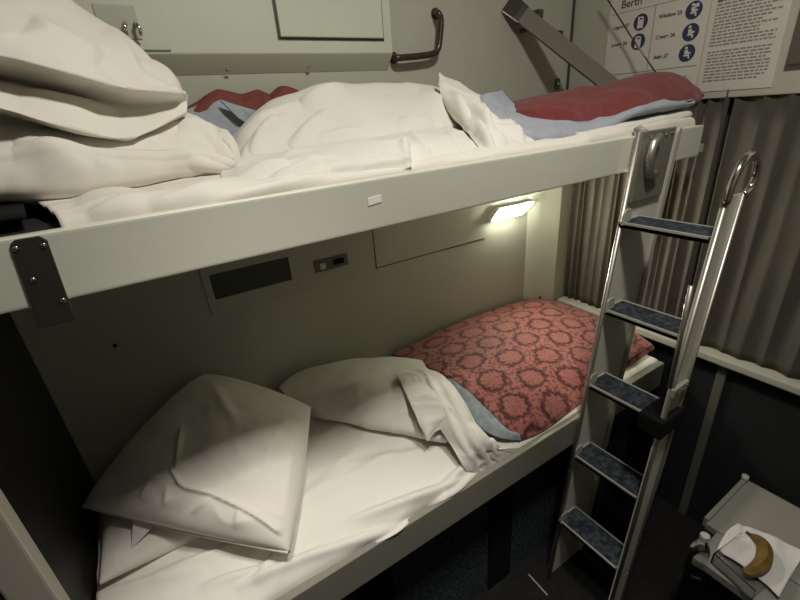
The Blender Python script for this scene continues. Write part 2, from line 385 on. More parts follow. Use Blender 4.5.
# thin stay wire
tag(MB().tube([at(604, -6, x=1.93), at(632, 38, x=1.93), at(658, 76, x=1.90)], .0028, 8).build('stay_wire', STEELD, smooth=True), 'thin dark stay wire slanting down in front of the berth chart', 'wire')

# ------------------------------------------------------------------ berth chart and notice on the foot wall
XP = XF - .005
def flat(name, y0, y1, z0, z1, m, parent, x=XP - .004, th=.002): return MB().box(x, x + th, y0, y1, z0, z1).build(name, m, parent)
def text(s, y, z, size, m, parent, x=XP - .0042, align='CENTER', name='lettering', shear=0):
    c = bpy.data.curves.new('lettering_curve', 'FONT'); c.body = s; c.size = size; c.align_x = align; c.align_y = 'CENTER'; c.extrude = .0003; c.shear = shear; c.offset = .0006
    o = bpy.data.objects.new('lettering_tmp', c); COL.objects.link(o)
    bpy.context.view_layer.update()
    me = bpy.data.meshes.new_from_object(o.evaluated_get(bpy.context.evaluated_depsgraph_get()))
    bpy.data.objects.remove(o); bpy.data.curves.remove(c)
    vs = np.array([tuple(v.co) for v in me.vertices])
    for v_, q in zip(me.vertices, vs): v_.co = (x - q[2], y - q[0], z + q[1])
    me.materials.clear()
    return link(name, me, m, parent)
t = empty('berth_chart', (XP, .315, 1.46), 'cream berth chart headed Berth with blue round seat symbols on the foot wall', 'sign')
MB().box(XP - .004, XP, .132, .498, 1.462, 1.90).build('board', PAPER2, t, bevel=.001)
flat('rule_line', .14, .49, 1.7655, 1.7675, INKS, t, XP - .0046, .001)
flat('rule_line', .14, .49, 1.553, 1.556, INKS, t, XP - .0046, .001)
flat('rule_line', .315, .3175, 1.556, 1.766, INKS, t, XP - .0046, .001)
text('Berth', .412, 1.792, .036, INK, t)
for s, y, z in (('Upper 27', .443, 1.720), ('Lower 26', .443, 1.661), ('Window 25', .260, 1.726), ('Centre 26', .266, 1.661), ('Aisle 27', .271, 1.597)):
    text(s, y, z, .0165, INK, t)
text('Berth', .45, 1.535, .012, INK, t)
def icon(y, z, kind):
    x = XP - .0048
    d = MB().disc((x + .001, y, z), (-1, 0, 0), .027, .0012, 28).build('icon', NAVY, t)
    mb = MB(); e = (-.0006, 0, 0); X = x - .0002
    P = lambda *pts: mb.prism([(X, y - a, z + b) for a, b in pts], e)
    if kind == 'bed':
        P((-.011, -.020), (.011, -.020), (.011, .012), (.006, .018), (-.011, .018))
        n = MB(); n.prism([(X - .0008, y - a, z + b) for a, b in ((-.004, .008), (.007, .008), (.007, .013), (-.004, .013))], e); n.build('pillow_mark', NAVY, d)
    else:
        mb.tube([(X, y + .004, z + .016), (X - .0006, y + .004, z + .016)], .0048, 12)
        P((-.009, .009), (.003, .010), (.004, .002), (.013, .002), (.013, -.003), (.003, -.004), (-.007, -.004))
        P((-.010, -.005), (.009, -.005), (.011, -.018), (.006, -.018), (.005, -.010), (-.009, -.010))
        if kind == 'window': P((.001, .006), (.015, .008), (.015, .019), (.001, .017))
    mb.build('pictogram', PAPER2, d)
icon(.366, 1.7225, 'bed'); icon(.366, 1.659, 'bed'); icon(.182, 1.725, 'window'); icon(.180, 1.660, 'seat'); icon(.180, 1.597, 'seat')
wl = MB(); rr = random.Random(4)
def words(mb, y0, y1, z, h, x):
    y = y0
    while y > y1 + .004:
        L = rr.uniform(.006, .02); L = min(L, y - y1); mb.box(x, x + .0008, y - L, y, z - h / 2, z + h / 2); y -= L + .0035
words(wl, .215, .165, 1.524, .005, XP - .0046); words(wl, .215, .160, 1.514, .005, XP - .0046)
wl.build('small_print', INKS, t)
t = empty('notice_sheet', (XP, .017, 1.47), 'white printed notice sheet of small text right of the berth chart', 'notice')
MB().prism([(XP, .126, 1.468), (XP, -.092, 1.468), (XP, -.088, 1.90), (XP, .132, 1.90)], (-.0025, 0, 0)).build('sheet', PAPER, t)
wl = MB(); z = 1.86
for k in range(38):
    if 1.607 > z > 1.592 or abs(z - 1.72) < .004: z -= .0095; continue
    words(wl, .112, -.07 + rr.uniform(0, .05) * (rr.random() < .5), z, .0048, XP - .0031); z -= .0097
    if z < 1.485: break
o = wl.build('printed_lines', INKS, t)
p = at(722, -2, x=XP - .003); MB().dome(p, (-1, 0, 0), .012).build('chrome_dome', CHROME, t, smooth=True)  # small chrome dome on the face of the sheet
tag(MB().box(XP - .02, XP, -.42, -.118, 1.525, 1.85).build('brown_panel', mat('brown_panel_paint', (.10, .085, .062), .6), bevel=.004), 'plain brown wall panel right of the notice sheet', 'panel')

# ------------------------------------------------------------------ fittings on the back wall under the upper berth
ya = WB - .004
t = empty('service_panel', (.6, WB, .93), 'low grey-green service panel on the back wall with a dark recess and a socket', 'panel')
xs0, xs1 = .315, .89
vx0, vx1, vz0, vz1 = .338, .606, .974, 1.058
fr = MB(); fr.box(xs0, vx0, ya, WB, .925, 1.10); fr.box(vx1, xs1, ya, WB, .925, 1.10); fr.box(vx0, vx1, ya, WB, .925, vz0); fr.box(vx0, vx1, ya, WB, vz1, 1.10)
fr.build('plate', WALL, t, bevel=.0015)
MB().box(vx0, vx1, WB - .0015, WB - .0005, vz0, vz1).build('recess', VENT, t)
MB().box(vx1 - .012, vx1, ya - .003, WB - .001, vz0, vz1).build('recess_lip', WALL, t)
s = MB().box(.683, .812, ya - .006, ya, .977, 1.02).build('socket_plate', SOCK, t, bevel=.002)
MB().box(.70, .722, ya - .010, ya - .005, .985, 1.008).build('switch', WHITEP, s, bevel=.002)
MB().box(.752, .795, ya - .0085, ya - .005, .990, 1.010).build('socket_hole', BLACK, s)
gap = MB(); gap.box(.93, 1.5, WB - .003, WB, .9275, .9305); gap.box(.93, .933, WB - .003, WB, .93, 1.2)
gap.build('wall_seam', STEELD, t)
p = at(115, 345, y=WB)
tag(MB().disc((p[0], WB, p[2]), (0, -1, 0), .005, .010).build('rubber_bumper', BLACK, bevel=.002), 'tiny black rubber bumper on the dark back wall above the lower pillow', 'bumper')
p = at(537, 293, x=1.86)
tag(MB().dome((1.858, .632, .538), (-.42, -.9, 0), .009).build('wall_peg', STEELD, smooth=True), 'tiny dark peg low on the corner panel above the damask cover', 'peg')
# reading lamp
t = empty('reading_lamp', (1.68, WB, 1.0), 'lit rectangular reading lamp on the wall near the foot of the lower berth', 'lamp')
ql = [at(493, 221, y=.640), at(501, 209, y=.640), at(534, 202, y=.640), at(523, 214, y=.640)]
cen = sum(ql) / 4
MB().prism([cen + (q - cen) * 1.10 + np.array([0, .004, 0]) for q in ql], (0, .03, 0)).build('housing', WHITEP, t, bevel=.003)
MB().prism(ql, (0, .006, 0)).build('lens', emit('lamp_lens', (1.0, .98, .80), 160.0), t)

# ------------------------------------------------------------------ upper bunk
ZT, ZB = 1.3726, 1.2767
t = empty('upper_bunk', (.85, .3, ZB), 'upper berth with a long cream side rail and dark strap plate', 'bunk')
XE = 1.82
MB().box(XH + .003, XE, 0.0, .022, ZB, ZT).build('side_rail', RAIL, t, bevel=.005, seg=3)
MB().box(XH + .003, 1.90, .024, WB - .012, ZB + .005, ZB + .03).build('base_panel', WALL, t)
MB().box(XE - .02, XE, .024, WB - .012, ZB + .032, ZT - .02).build('foot_rail', RAIL, t, bevel=.003)
sp = MB().prism([(.056, -.004, ZT - .008), (.062, -.004, ZT - .003), (.088, -.004, ZT - .003), (.094, -.004, ZT - .010), (.088, -.004, ZB - .03), (.046, -.004, ZB - .03)], (0, .0045, 0)).build('strap_plate', STEELD, t, bevel=.0012)
for x, z in ((.060, ZT - .014), (.088, ZT - .016), (.063, 1.315), (.084, ZB + .002)):
    MB().dome((x, -.004, z), (0, -1, 0), .0042).build('screw', CHROME, sp, smooth=True)
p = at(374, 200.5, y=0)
MB().prism([(p[0] - .014, 0, p[2] - .008), (p[0] + .016, 0, p[2] - .005), (p[0] + .016, 0, p[2] + .008), (p[0] - .013, 0, p[2] + .006)], (0, -.0012, 0))  .build('bright_mark', mat('bright_mark_white', (.95, .95, .9), .3), t)  # small near-white mark laid flat on the rail face
tag(MB().box(XH + .01, 1.795, .026, WB - .006, ZB + .031, ZT - .003).build('mattress', MATTRESS, bevel=.015, seg=3), 'navy mattress of the upper berth, bare at the pillow end', 'mattress')

# bottom sheet of the upper berth
rows = []
hx = [.10, .25, .4, .6, .8, 1.0, 1.2, 1.5, 1.80]
for y, zz in ((.024, 1.366), (.034, 1.381), (.10, 1.386), (.22, 1.389), (.40, 1.389), (.655, 1.384)):
    rows.append([(x + (-.045 if k == 0 else 0) * min(1, (y - .02) / .2) + (.012 if k == 0 else 0), y, zz + (.012 if k > 6 and y > .03 else 0)) for k, x in enumerate(hx)])
tag(cloth('bottom_sheet', rows, 60, 200, LINEN2, thick=.004, creases=[px((90, 217), (175, 196), 3, .010), px((150, 209), (262, 181), 3, .010), px((215, 202), (330, 178), 2.5, .009), px((75, 205), (140, 195), 4, .008)], amp=.003, fscale=13, fang=.25, famp=.006),
    'white bottom sheet along the upper berth rail', 'sheet')

# rumpled top sheet in front of the duvet
Y = lambda y, pts: [at(u, v, y=y) for u, v in pts]
G = [Y(.32, [(236, 168), (270, 160), (301, 152), (352, 145), (409, 135), (452, 128), (478, 128)]),
     Y(.26, [(232, 170), (268, 160), (301, 150), (352, 144), (409, 134), (452, 130), (480, 136)]),
     Y(.18, [(228, 180), (266, 169), (300, 160), (352, 151), (409, 139), (455, 134), (482, 143)]),
     Y(.10, [(220, 190), (262, 180), (300, 171), (352, 160), (409, 149), (455, 143), (480, 150)]),
     Y(.045, [(205, 203), (258, 196), (300, 188), (352, 178), (409, 167), (455, 159), (476, 158)]),
     Y(.030, [(205, 207), (258, 199), (300, 192), (352, 183), (409, 173), (455, 165), (475, 161)])]
tag(cloth('top_sheet', G, 70, 150, LINEN, thick=.004, creases=path([(240, 168), (300, 158), (360, 151), (404, 150)], 2.2, .010) + path([(225, 184), (262, 178), (310, 169), (360, 165), (403, 163)], 2.2, .012) + path([(262, 192), (320, 181), (370, 172), (404, 168)], 2, .010) + path([(404, 152), (406, 162), (408, 172)], 1.8, .010) + path([(412, 138), (424, 150), (432, 166)], 1.8, .008) + path([(448, 132), (456, 146), (464, 158)], 1.8, .008) + [px((270, 186), (322, 168), 2, .010), px((330, 178), (372, 166), 2, .008), px((230, 190), (290, 172), 2, .008)], amp=.005, fscale=15, fang=.2, famp=.005, stretch=5, seed=2.3),
    'rumpled white top sheet folded along the front of the upper duvet', 'sheet')

# white duvet, a long hump
G = [Y(.64, [(235, 150), (270, 130), (305, 120), (340, 118), (400, 115), (440, 112), (466, 120)]),
     Y(.52, [(228, 146), (264, 108), (300, 93), (330, 87), (390, 87), (438, 90), (472, 112)]),
     Y(.42, [(230, 153), (270, 119), (308, 104), (345, 99), (400, 97), (442, 100), (474, 118)]),
     Y(.34, [(233, 160), (274, 138), (312, 126), (352, 120), (406, 114), (448, 113), (475, 124)]),
     Y(.29, [(236, 165), (276, 153), (308, 143), (354, 136), (409, 128), (452, 123), (476, 128)]),
     Y(.285, [(238, 168), (276, 159), (304, 151), (352, 144), (409, 135), (452, 129), (477, 132)]),
     Y(.33, [(241, 169), (278, 161), (306, 153), (354, 146), (411, 137), (454, 131), (478, 133)])]
t = tag(cloth('white_duvet', G, 90, 170, LINEN, thick=.006, creases=[px((232, 156), (300, 104), 3, .022), px((300, 104), (345, 90), 3, .018), px((240, 165), (292, 118), 2.5, .014), px((252, 160), (282, 128), 2, .012), px((290, 150), (330, 112), 4, .012), px((398, 122), (432, 128), 3, .012), px((420, 92), (452, 118), 3, .016), px((318, 140), (360, 132), 3, .006)], amp=.005, fscale=8, fang=.9, famp=.006, stretch=5, seed=7.1),
    'white duvet humped in the middle of the upper berth', 'duvet')
# its rolled end, standing up to a point
G = [[at(439, 74, y=.44), at(441, 95, y=.37), at(453, 116, y=.29), at(467, 132, y=.20), at(477, 146, y=.10), at(487, 159, y=.034)],
     [at(442, 77, y=.43), at(447, 95, y=.35), at(462, 112, y=.26), at(478, 128, y=.17), at(492, 143, y=.08), at(500, 156, y=.030)],
     [at(445, 79, y=.43), at(456, 92, y=.36), at(474, 105, y=.27), at(494, 121, y=.18), at(512, 139, y=.09), at(521, 152, y=.030)],
     [at(447, 80, y=.45), at(462, 89, y=.40), at(480, 100, y=.33), at(501, 116, y=.24), at(524, 138, y=.12), at(536, 149, y=.032)],
     [at(448, 86, y=.47), at(464, 97, y=.44), at(484, 108, y=.40), at(505, 124, y=.30), at(527, 143, y=.16), at(538, 150, y=.05)]]
tag(cloth('duvet_cover_end', G, 60, 100, LINEN, thick=.006, creases=[px((450, 92), (470, 124), 2.5, .014), px((458, 96), (505, 150), 2.5, .014), px((472, 105), (492, 140), 2, .012), px((500, 122), (525, 148), 2, .012), px((478, 128), (494, 156), 2, .014)], amp=.006, fscale=16, fang=-1.15, famp=.010, seed=4.2, up=(-.3, -1, .5), stretch=5, edge=.14),
    'empty end of the white duvet cover rucked up to a point beside the blue blanket', 'duvet cover')

# red blanket at the foot with pale blue underside
yt = [.34, .32, .29, .26, .22, .19, .13, .07]
top = [at(u, v, y=y) for (u, v), y in zip([(507, 108), (530, 101), (560, 93), (600, 87), (630, 78), (655, 75), (681, 82), (697, 99)], yt)]
low = [at(u, v, y=y) for (u, v), y in zip([(512, 119), (534, 126), (570, 128), (602, 121), (640, 106), (664, 101), (688, 99), (697, 102)], [.24, .16, .11, .09, .07, .06, .05, .05])]
back = [np.array([p[0] + (.06 if i < 7 else .03), .60 - .12 * (i > 5), 1.40]) for i, p in enumerate(top)]
mid = [(a * .55 + b * .45) + np.array([-.01, -.012, .014]) for a, b in zip(top, low)]
tuck = [p + np.array([0, .03, -.012]) for p in low]
bm_ = [(a * .6 + b * .4) + np.array([0, 0, .02]) for a, b in zip(top, back)]
t = empty('red_blanket', (1.5, .3, 1.40), 'dark red blanket with pale blue underside mounded at the foot of the upper berth', 'blanket')
cloth('red_face', [back, bm_, top, mid, low, tuck], 80, 130, RED, t, thick=.006, creases=[px((512, 116), (580, 120), 3, .014), px((535, 104), (600, 112), 5, .008), px((590, 100), (650, 96), 6, .008)], amp=.008, fscale=9, fang=.1, famp=.005, seed=1.4)
e0 = [at(u, v, y=y) for (u, v), y in zip([(500, 94), (512, 106), (521, 120), (560, 125), (600, 121), (640, 106), (690, 99)], [.33, .27, .18, .115, .095, .075, .055])]
e1 = [at(u, v, y=y) for (u, v), y in zip([(491, 95), (503, 112), (516, 126), (556, 132), (600, 126), (640, 109), (692, 101)], [.30, .23, .145, .085, .07, .055, .040])]
e2 = [at(u, v, y=y) for (u, v), y in zip([(483, 98), (493, 117), (508, 132), (548, 138), (598, 130), (640, 111.5), (693, 103)], [.29, .20, .13, .075, .065, .05, .040])]
e3 = [p + np.array([0, .03, -.01]) for p in e2]
cloth('blue_underside', [e0, e1, e2, e3], 30, 130, BLUE, t, thick=.008, amp=.006, fscale=16, fang=-.3, famp=.008, seed=3.4, up=(0, -1, .5))
o = cloth('mattress_sheet_corner', [[(1.25, .036, 1.378), (1.5, .034, 1.388), (1.7, .034, 1.395), (1.80, .036, 1.398)], [(1.25, .07, 1.392), (1.5, .07, 1.402), (1.7, .07, 1.410), (1.80, .07, 1.414)], [(1.25, .3, 1.39), (1.5, .3, 1.40), (1.7, .3, 1.405), (1.81, .3, 1.41)]], 16, 40, LINEN, None, thick=.006, amp=.003, famp=.003)
tag(o, 'white sheet corner showing below the red blanket at the ladder', 'sheet')

# second blanket heaped against the wall behind the pillows
t = empty('wall_blanket', (.55, .62, 1.40), 'red and pale blue blanket heaped against the back wall behind the pillows', 'blanket')
sil = [(180, 116), (200, 105), (214, 94), (222, 92), (242, 96), (258, 93), (270, 97), (283, 90), (300, 95), (312, 108)]
lo = [(180, 128), (200, 112), (212, 104), (222, 103), (245, 112), (262, 117), (275, 117), (290, 112), (304, 114), (314, 122)]
cloth('red_face', [[at(u, v, y=.66) + np.array([0, 0, -.05]) for u, v in sil], Y(.64, sil), Y(.61, [(u, v + 5) for u, v in sil]), Y(.585, lo), Y(.58, [(u, v + 45) for u, v in lo])],
      44, 90, mat('faded_red_wool', (.20, .062, .05), .95, bump=.3, bscale=240, var=.1, vscale=40, spec=.15), t, thick=.005, creases=[px((262, 95), (268, 115), 3, .012)], amp=.004, fscale=20, fang=.2, famp=.006, seed=8.8, up=(0, -1, .3))
cloth('blue_fold', [Y(.600, [(184, 114), (203, 105), (219, 99), (240, 106), (263, 110), (290, 103)]), Y(.575, [(186, 122), (205, 114), (220, 108), (240, 115), (262, 118), (288, 110)]),
                    Y(.555, [(187, 136), (205, 133), (222, 130), (240, 128), (258, 126), (282, 116)]), Y(.535, [(188, 152), (206, 152), (224, 150), (240, 143), (256, 133), (278, 122)])],
      36, 60, BLUE, t, thick=.005, amp=.005, fscale=14, fang=1.0, famp=.006, seed=5.1, up=(0, -1, .3))
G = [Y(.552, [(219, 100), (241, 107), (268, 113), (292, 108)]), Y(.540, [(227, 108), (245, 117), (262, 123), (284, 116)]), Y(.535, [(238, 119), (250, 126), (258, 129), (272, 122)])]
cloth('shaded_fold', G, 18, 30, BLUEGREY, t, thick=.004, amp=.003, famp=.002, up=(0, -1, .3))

# ------------------------------------------------------------------ pillows of the upper berth
lows = [[at(-60, 165, y=.50), at(0, 152, y=.50), at(90, 140, y=.50), at(170, 125, y=.50), at(210, 140, y=.45)],
        [at(-60, 125, y=.38), at(0, 118, y=.38), at(100, 118, y=.38), at(176, 116, y=.38), at(222, 138, y=.36)],
        [at(-60, 132, y=.27), at(0, 128, y=.27), at(100, 132, y=.27), at(176, 132, y=.28), at(229, 148, y=.31)],
        [at(-60, 158, y=.18), at(0, 157, y=.18), at(100, 158, y=.19), at(176, 157, y=.22), at(234, 157, y=.28)],
        [at(-60, 185, y=.155), at(0, 182, y=.155), at(100, 178, y=.17), at(178, 168, y=.21), at(237, 164, y=.275)],
        [at(-60, 199, y=.17), at(0, 196, y=.17), at(100, 188, y=.185), at(180, 175, y=.225), at(236, 168, y=.28)],
        [at(-60, 204, y=.25), at(0, 199, y=.25), at(100, 190, y=.26), at(180, 176, y=.29), at(234, 168, y=.33)]]
t = empty('pillow', (.15, .3, 1.39), 'plump white pillow lying flat under the top pillow on the upper berth', 'pillow', 'pillows on the upper berth')
cloth('cushion', lows, 90, 130, LINEN2, t, thick=.01, creases=path([(0, 160), (70, 159), (140, 158), (190, 158), (224, 164)], 1.6, .007) + [px((232, 166), (200, 138), 3, .010), px((233, 160), (215, 140), 2, .010), px((231, 168), (185, 163), 2, .008), px((180, 130), (215, 142), 5, .012), px((20, 150), (90, 172), 8, .010)], amp=.010, fscale=12, fang=-.1, famp=.008, seed=6.6, stretch=4, up=(0, -1, .5))
upp = [[at(-60, 60, y=.55), at(10, 30, y=.55), at(75, 20, y=.55), at(130, 55, y=.52), at(183, 98, y=.40)],
       [at(-60, -40, y=.45), at(-5, -45, y=.45), at(68, -1, y=.44), at(135, 46, y=.42), at(185, 97, y=.35)],
       [at(-60, 0, y=.31), at(-5, -5, y=.31), at(65, 25, y=.31), at(128, 64, y=.32), at(184, 98, y=.31)],
       [at(-60, 35, y=.20), at(-5, 32, y=.20), at(65, 55, y=.21), at(128, 82, y=.25), at(184, 96, y=.29)],
       [at(-60, 50, y=.17), at(0, 54, y=.17), at(70, 72, y=.175), at(130, 88, y=.21), at(186, 92, y=.275)],
       [at(-60, 51, y=.178), at(0, 55.5, y=.178), at(70, 73.5, y=.183), at(130, 89.5, y=.218), at(186.5, 93, y=.28)],
       [at(-60, 52, y=.20), at(0, 57, y=.20), at(70, 75, y=.21), at(130, 91, y=.235), at(187, 95, y=.283)],
       [at(-60, 72, y=.262), at(0, 76, y=.262), at(70, 92, y=.27), at(130, 104, y=.275), at(187, 100, y=.287)],
       [at(-60, 79, y=.26), at(0, 82, y=.26), at(70, 98, y=.265), at(130, 110, y=.27), at(187, 103, y=.286)],
       [at(-60, 86, y=.20), at(0, 93, y=.20), at(70, 112, y=.205), at(131, 125, y=.23), at(187, 107, y=.28)],
       [at(-60, 96, y=.162), at(0, 107, y=.162), at(70, 127, y=.167), at(132, 136.5, y=.205), at(186.5, 112, y=.275)],
       [at(-60, 97.5, y=.170), at(0, 108.5, y=.170), at(70, 128.5, y=.175), at(132, 138, y=.213), at(186, 113.5, y=.279)],
       [at(-60, 99, y=.19), at(0, 110, y=.19), at(70, 130, y=.195), at(132, 139, y=.225), at(185.5, 114.5, y=.282)],
       [at(-60, 105, y=.25), at(0, 114, y=.25), at(70, 132, y=.25), at(130, 139, y=.26), at(184, 116, y=.29)]]
t = empty('pillow', (.1, .3, 1.48), 'big white pillow on top of its stack, its pillowcase end gaping open', 'pillow', 'pillows on the upper berth')
cloth('pillowcase', upp, 220, 130, LINEN2, t, thick=0, creases=[px((105, 30), (140, 80), 7, .012), px((150, 60), (180, 95), 5, .010), px((30, 20), (100, 62), 10, .010), px((20, 95), (120, 112), 5, .008)], amp=.007, fscale=10, fang=-.6, famp=.006, seed=9.6, stretch=3, up=(0, -1, .5))
t = tag(cloth('black_pad', [[(XH + .02, .05, 1.384), (-.02, .05, 1.386), (.075, .05, 1.386)], [(XH + .02, .2, 1.39), (-.02, .2, 1.392), (.055, .2, 1.39)], [(XH + .02, .45, 1.39), (-.02, .45, 1.39), (.04, .45, 1.388)]], 14, 14, BLACK, thick=.008, amp=.003, famp=.002),
    'black padded cover at the head of the upper berth beside the rail', 'pad')

# ------------------------------------------------------------------ lower bunk
ZL, ZLB = .436, .318
t = empty('lower_bunk', (.9, .3, FLOOR), 'lower berth with a grey side rail above a dark carpeted front', 'bunk')
MB().box(XH + .003, 1.90, -.001, .022, ZLB, ZL).build('side_rail', mat('lower_rail_paint', (.25, .24, .195), .4, bump=.02, bscale=120), t, bevel=.004, seg=3)
MB().box(XH + .003, 1.95, .024, WB - .004, ZLB, ZLB + .03).build('base_panel', WALL, t)
MB().box(XH + .05, 1.93, .10, .12, FLOOR + .002, ZLB - .002).build('front_panel', TREADC, t)
for x in (.45, 1.0, 1.5): MB().box(x, x + .12, .09, .10, FLOOR + .002, ZLB - .002).build('front_batten', BLACK, t)
tag(MB().box(XH + .01, 1.90, .026, WB - .006, ZLB + .032, .432).build('mattress', LINEN2, bevel=.02, seg=3), 'white covered mattress of the lower berth', 'mattress')
xs = [-.136, .05, .2, .35, .5, .65, .8, .95, 1.1, 1.4, 1.65, 1.90]
def hz(x, y):
    b = .447 + .012 * min(1, (y - .03) / .05)
    if x > 1.0: b = .434 + .03 * min(1, max(0, y - .06) / .2)
    return b + .045 * max(0, 1 - ((x - .5) / .55) ** 2) * min(1, max(0, (y - .03)) / .22)
rows = [[(x, y, hz(x, y) if y > .03 else .425) for x in xs] for y in (.025, .036, .08, .16, .26, .38, .52, .655)]
tag(cloth('bottom_sheet', rows, 90, 230, LINEN, thick=.004, creases=[px((347, 524), (440, 489), 3.5, .016), px((300, 562), (405, 520), 3, .012), px((235, 590), (335, 545), 3.5, .014), px((150, 582), (245, 545), 4, .016), px((95, 598), (210, 570), 4, .012), px((120, 540), (210, 535), 4, .014), px((330, 470), (470, 447), 6, .008), px((290, 515), (345, 470), 6, .010), px((400, 505), (462, 478), 2.5, .012), px((440, 488), (470, 462), 2.5, .014), px((370, 540), (430, 508), 2.5, .010), px((320, 575), (420, 512), 2, .010), px((255, 585), (300, 520), 3, .010), px((360, 470), (440, 452), 5, .008), px((310, 500), (400, 455), 6, .008), px((200, 590), (290, 560), 2.5, .012), px((425, 505), (478, 470), 2, .012)], amp=.004, fscale=9, fang=.35, famp=.005, seed=3.9),
    'smooth white sheet spread over the lower berth', 'sheet')

# folded back white duvet of the lower berth
def Zp(pts):
    q = [(at(u, v, z=z), u, v) for u, v, z in pts]
    return [p if p[1] > .036 else at(u, v, y=.036) for p, u, v in q]
sil = Zp([(279, 388, .60), (300, 374, .605), (330, 365, .61), (362, 360, .605), (400, 360, .585), (430, 366, .56), (452, 385, .53)])
bk = [np.array([p[0] + .01, min(.662, p[1] + .06), p[2] - .10]) for p in sil]
g2 = Zp([(288, 400, .59), (308, 394, .60), (336, 388, .605), (366, 388, .60), (402, 392, .585), (431, 400, .57), (450, 408, .54)])
g3 = Zp([(298, 409, .545), (318, 411, .55), (345, 414, .555), (370, 419, .555), (402, 424, .55), (428, 430, .545), (448, 434, .53)])
g4 = Zp([(300, 413, .515), (320, 416, .52), (345, 420, .525), (370, 426, .525), (402, 432, .52), (427, 438, .515), (447, 441, .50)])
g5 = [p + np.array([.02, .04, -.015]) for p in g4]
tag(cloth('white_duvet', [bk, sil, g2, g3, g4, g5], 70, 130, LINEN, thick=.006, creases=[px((330, 400), (390, 372), 6, .010), px((360, 420), (405, 390), 5, .010), px((400, 372), (420, 410), 4, .010)], amp=.006, fscale=7, fang=.2, famp=.006, seed=2.9),
    'white duvet folded back along the wall of the lower berth', 'duvet')
t = empty('duvet_cover_end', (.98, .25, .46), 'twisted end of the white duvet cover trailing to the lower rail', 'duvet cover')
G = [Zp([(416, 371, .60), (424, 395, .605), (436, 420, .58), (449, 441, .54), (461, 463, .495), (471, 479, .452)]),
     Zp([(424, 370, .60), (436, 393, .61), (448, 418, .59), (461, 440, .55), (473, 460, .50), (482, 474, .455)]),
     Zp([(438, 374, .585), (450, 394, .60), (461, 418, .585), (475, 440, .545), (485, 457, .50), (492, 468, .455)]),
     Zp([(450, 383, .56), (461, 402, .575), (471, 421, .56), (486, 439, .525), (497, 450, .49), (502, 461, .452)]),
     Zp([(455, 388, .53), (466, 407, .53), (476, 426, .52), (491, 442, .49), (503, 452, .46), (506, 459, .448)])]
cloth('twisted_sheet', G, 56, 90, LINEN, t, thick=.006, creases=path([(424, 374), (444, 410), (464, 445), (477, 474)], 2, .010) + path([(438, 378), (458, 416), (478, 448), (491, 466)], 2, .010) + [px((450, 388), (470, 424), 2, .008), px((468, 424), (498, 456), 2, .010)], amp=.003, fscale=12, fang=-1.1, famp=.005, seed=1.2, stretch=5, up=(0, -.5, 1), edge=.1, ymin=.026)
G = [Zp([(396, 374, .612), (410, 372, .618), (425, 376, .62), (444, 388, .61)]),
     Zp([(405, 392, .618), (418, 392, .622), (434, 397, .622), (450, 404, .61)]),
     Zp([(414, 412, .605), (424, 412, .61), (437, 412, .61), (452, 414, .60)]),
     Zp([(424, 432, .575), (428, 431, .58), (436, 425, .585), (448, 420, .58)]),
     Zp([(427, 441, .555), (429, 440, .557), (435, 431, .565), (446, 423, .57)])]
cloth('corner_flap', G, 40, 40, LINEN, t, thick=.005, amp=.004, fscale=20, fang=-.7, famp=.010, seed=6.1)
G = [Zp([(468, 425, .515), (482, 436, .505), (500, 444, .495), (525, 444, .455), (552, 428, .45), (585, 400, .45)]),
     Zp([(474, 438, .515), (488, 447, .50), (506, 452, .48), (530, 446, .452), (556, 431, .447), (586, 404, .447)]),
     Zp([(478, 452, .50), (492, 458, .48), (510, 457, .46), (530, 449, .448), (558, 432, .445), (587, 408, .445)]),
     Zp([(482, 470, .455), (496, 463, .452), (512, 458, .448), (532, 451, .443), (559, 433, .442), (588, 412, .442)])]
cloth('trailing_folds', G, 40, 70, LINEN, t, thick=.004, creases=[px((472, 432), (540, 444), 2, .014), px((480, 442), (530, 449), 2, .014), px((484, 454), (520, 454), 2, .012), px((474, 426), (510, 442), 2, .012)], amp=.004, fscale=24, fang=-.1, famp=.006, seed=7.7, ymin=.026)

# damask coverlet
t = empty('damask_coverlet', (1.45, .3, .46), 'red damask coverlet with floral medallions at the foot of the lower berth', 'coverlet')
b0 = Zp([(392, 355, .535), (430, 337, .555), (470, 319, .557), (520, 302.5, .540), (538, 300.5, .52), (553, 301, .50)])
b0 = [np.array([p[0], min(p[1], .668 if p[0] < 1.77 else .597 + (1.925 - p[0]) * .47), p[2]]) for p in b0]
b1 = Zp([(518, 436, .460), (542, 427, .455), (566, 409, .455), (592, 388, .455), (626, 363, .455), (652, 346, .455)])
l = [b0[0]] + Zp([(425, 368, .57), (458, 384, .57), (488, 411, .52), (505, 428, .486)]) + [b1[0]]
r = [b0[-1]] + Zp([(578, 309, .495), (604, 320, .49), (630, 331, .485)]) + [b1[-1]]
P = coons(b0, b1, l, r, 90, 130, .018)
face = cloth('damask_face', P, 0, 0, DAMASK, t, thick=.008, amp=.008, fscale=6, fang=.5, famp=.006, seed=5.5, raw=True, edge=.06)
drop = [[p, p + np.array([0, -.006, -.006]), p + np.array([0, -.004, -.016])] for p in cm1(b1, 30)]
cloth('front_edge', np.swapaxes(np.array(drop), 0, 1), 10, 80, DAMASK, t, thick=.006, amp=.002, famp=.002, up=(0, -1, .2))
l2 = [l[i] for i in range(1, 6)]
o1 = Zp([(440, 374, .565), (453, 387, .55), (473, 420, .51), (494, 436, .482), (520, 440, .455)])
m1 = [(a + b) / 2 + np.array([0, 0, .008]) for a, b in zip(l2, o1)]
cloth('lining', [l2, m1, o1], 14, 60, BLUEGREY, t, thick=.006, amp=.003, famp=.003, seed=1.9)

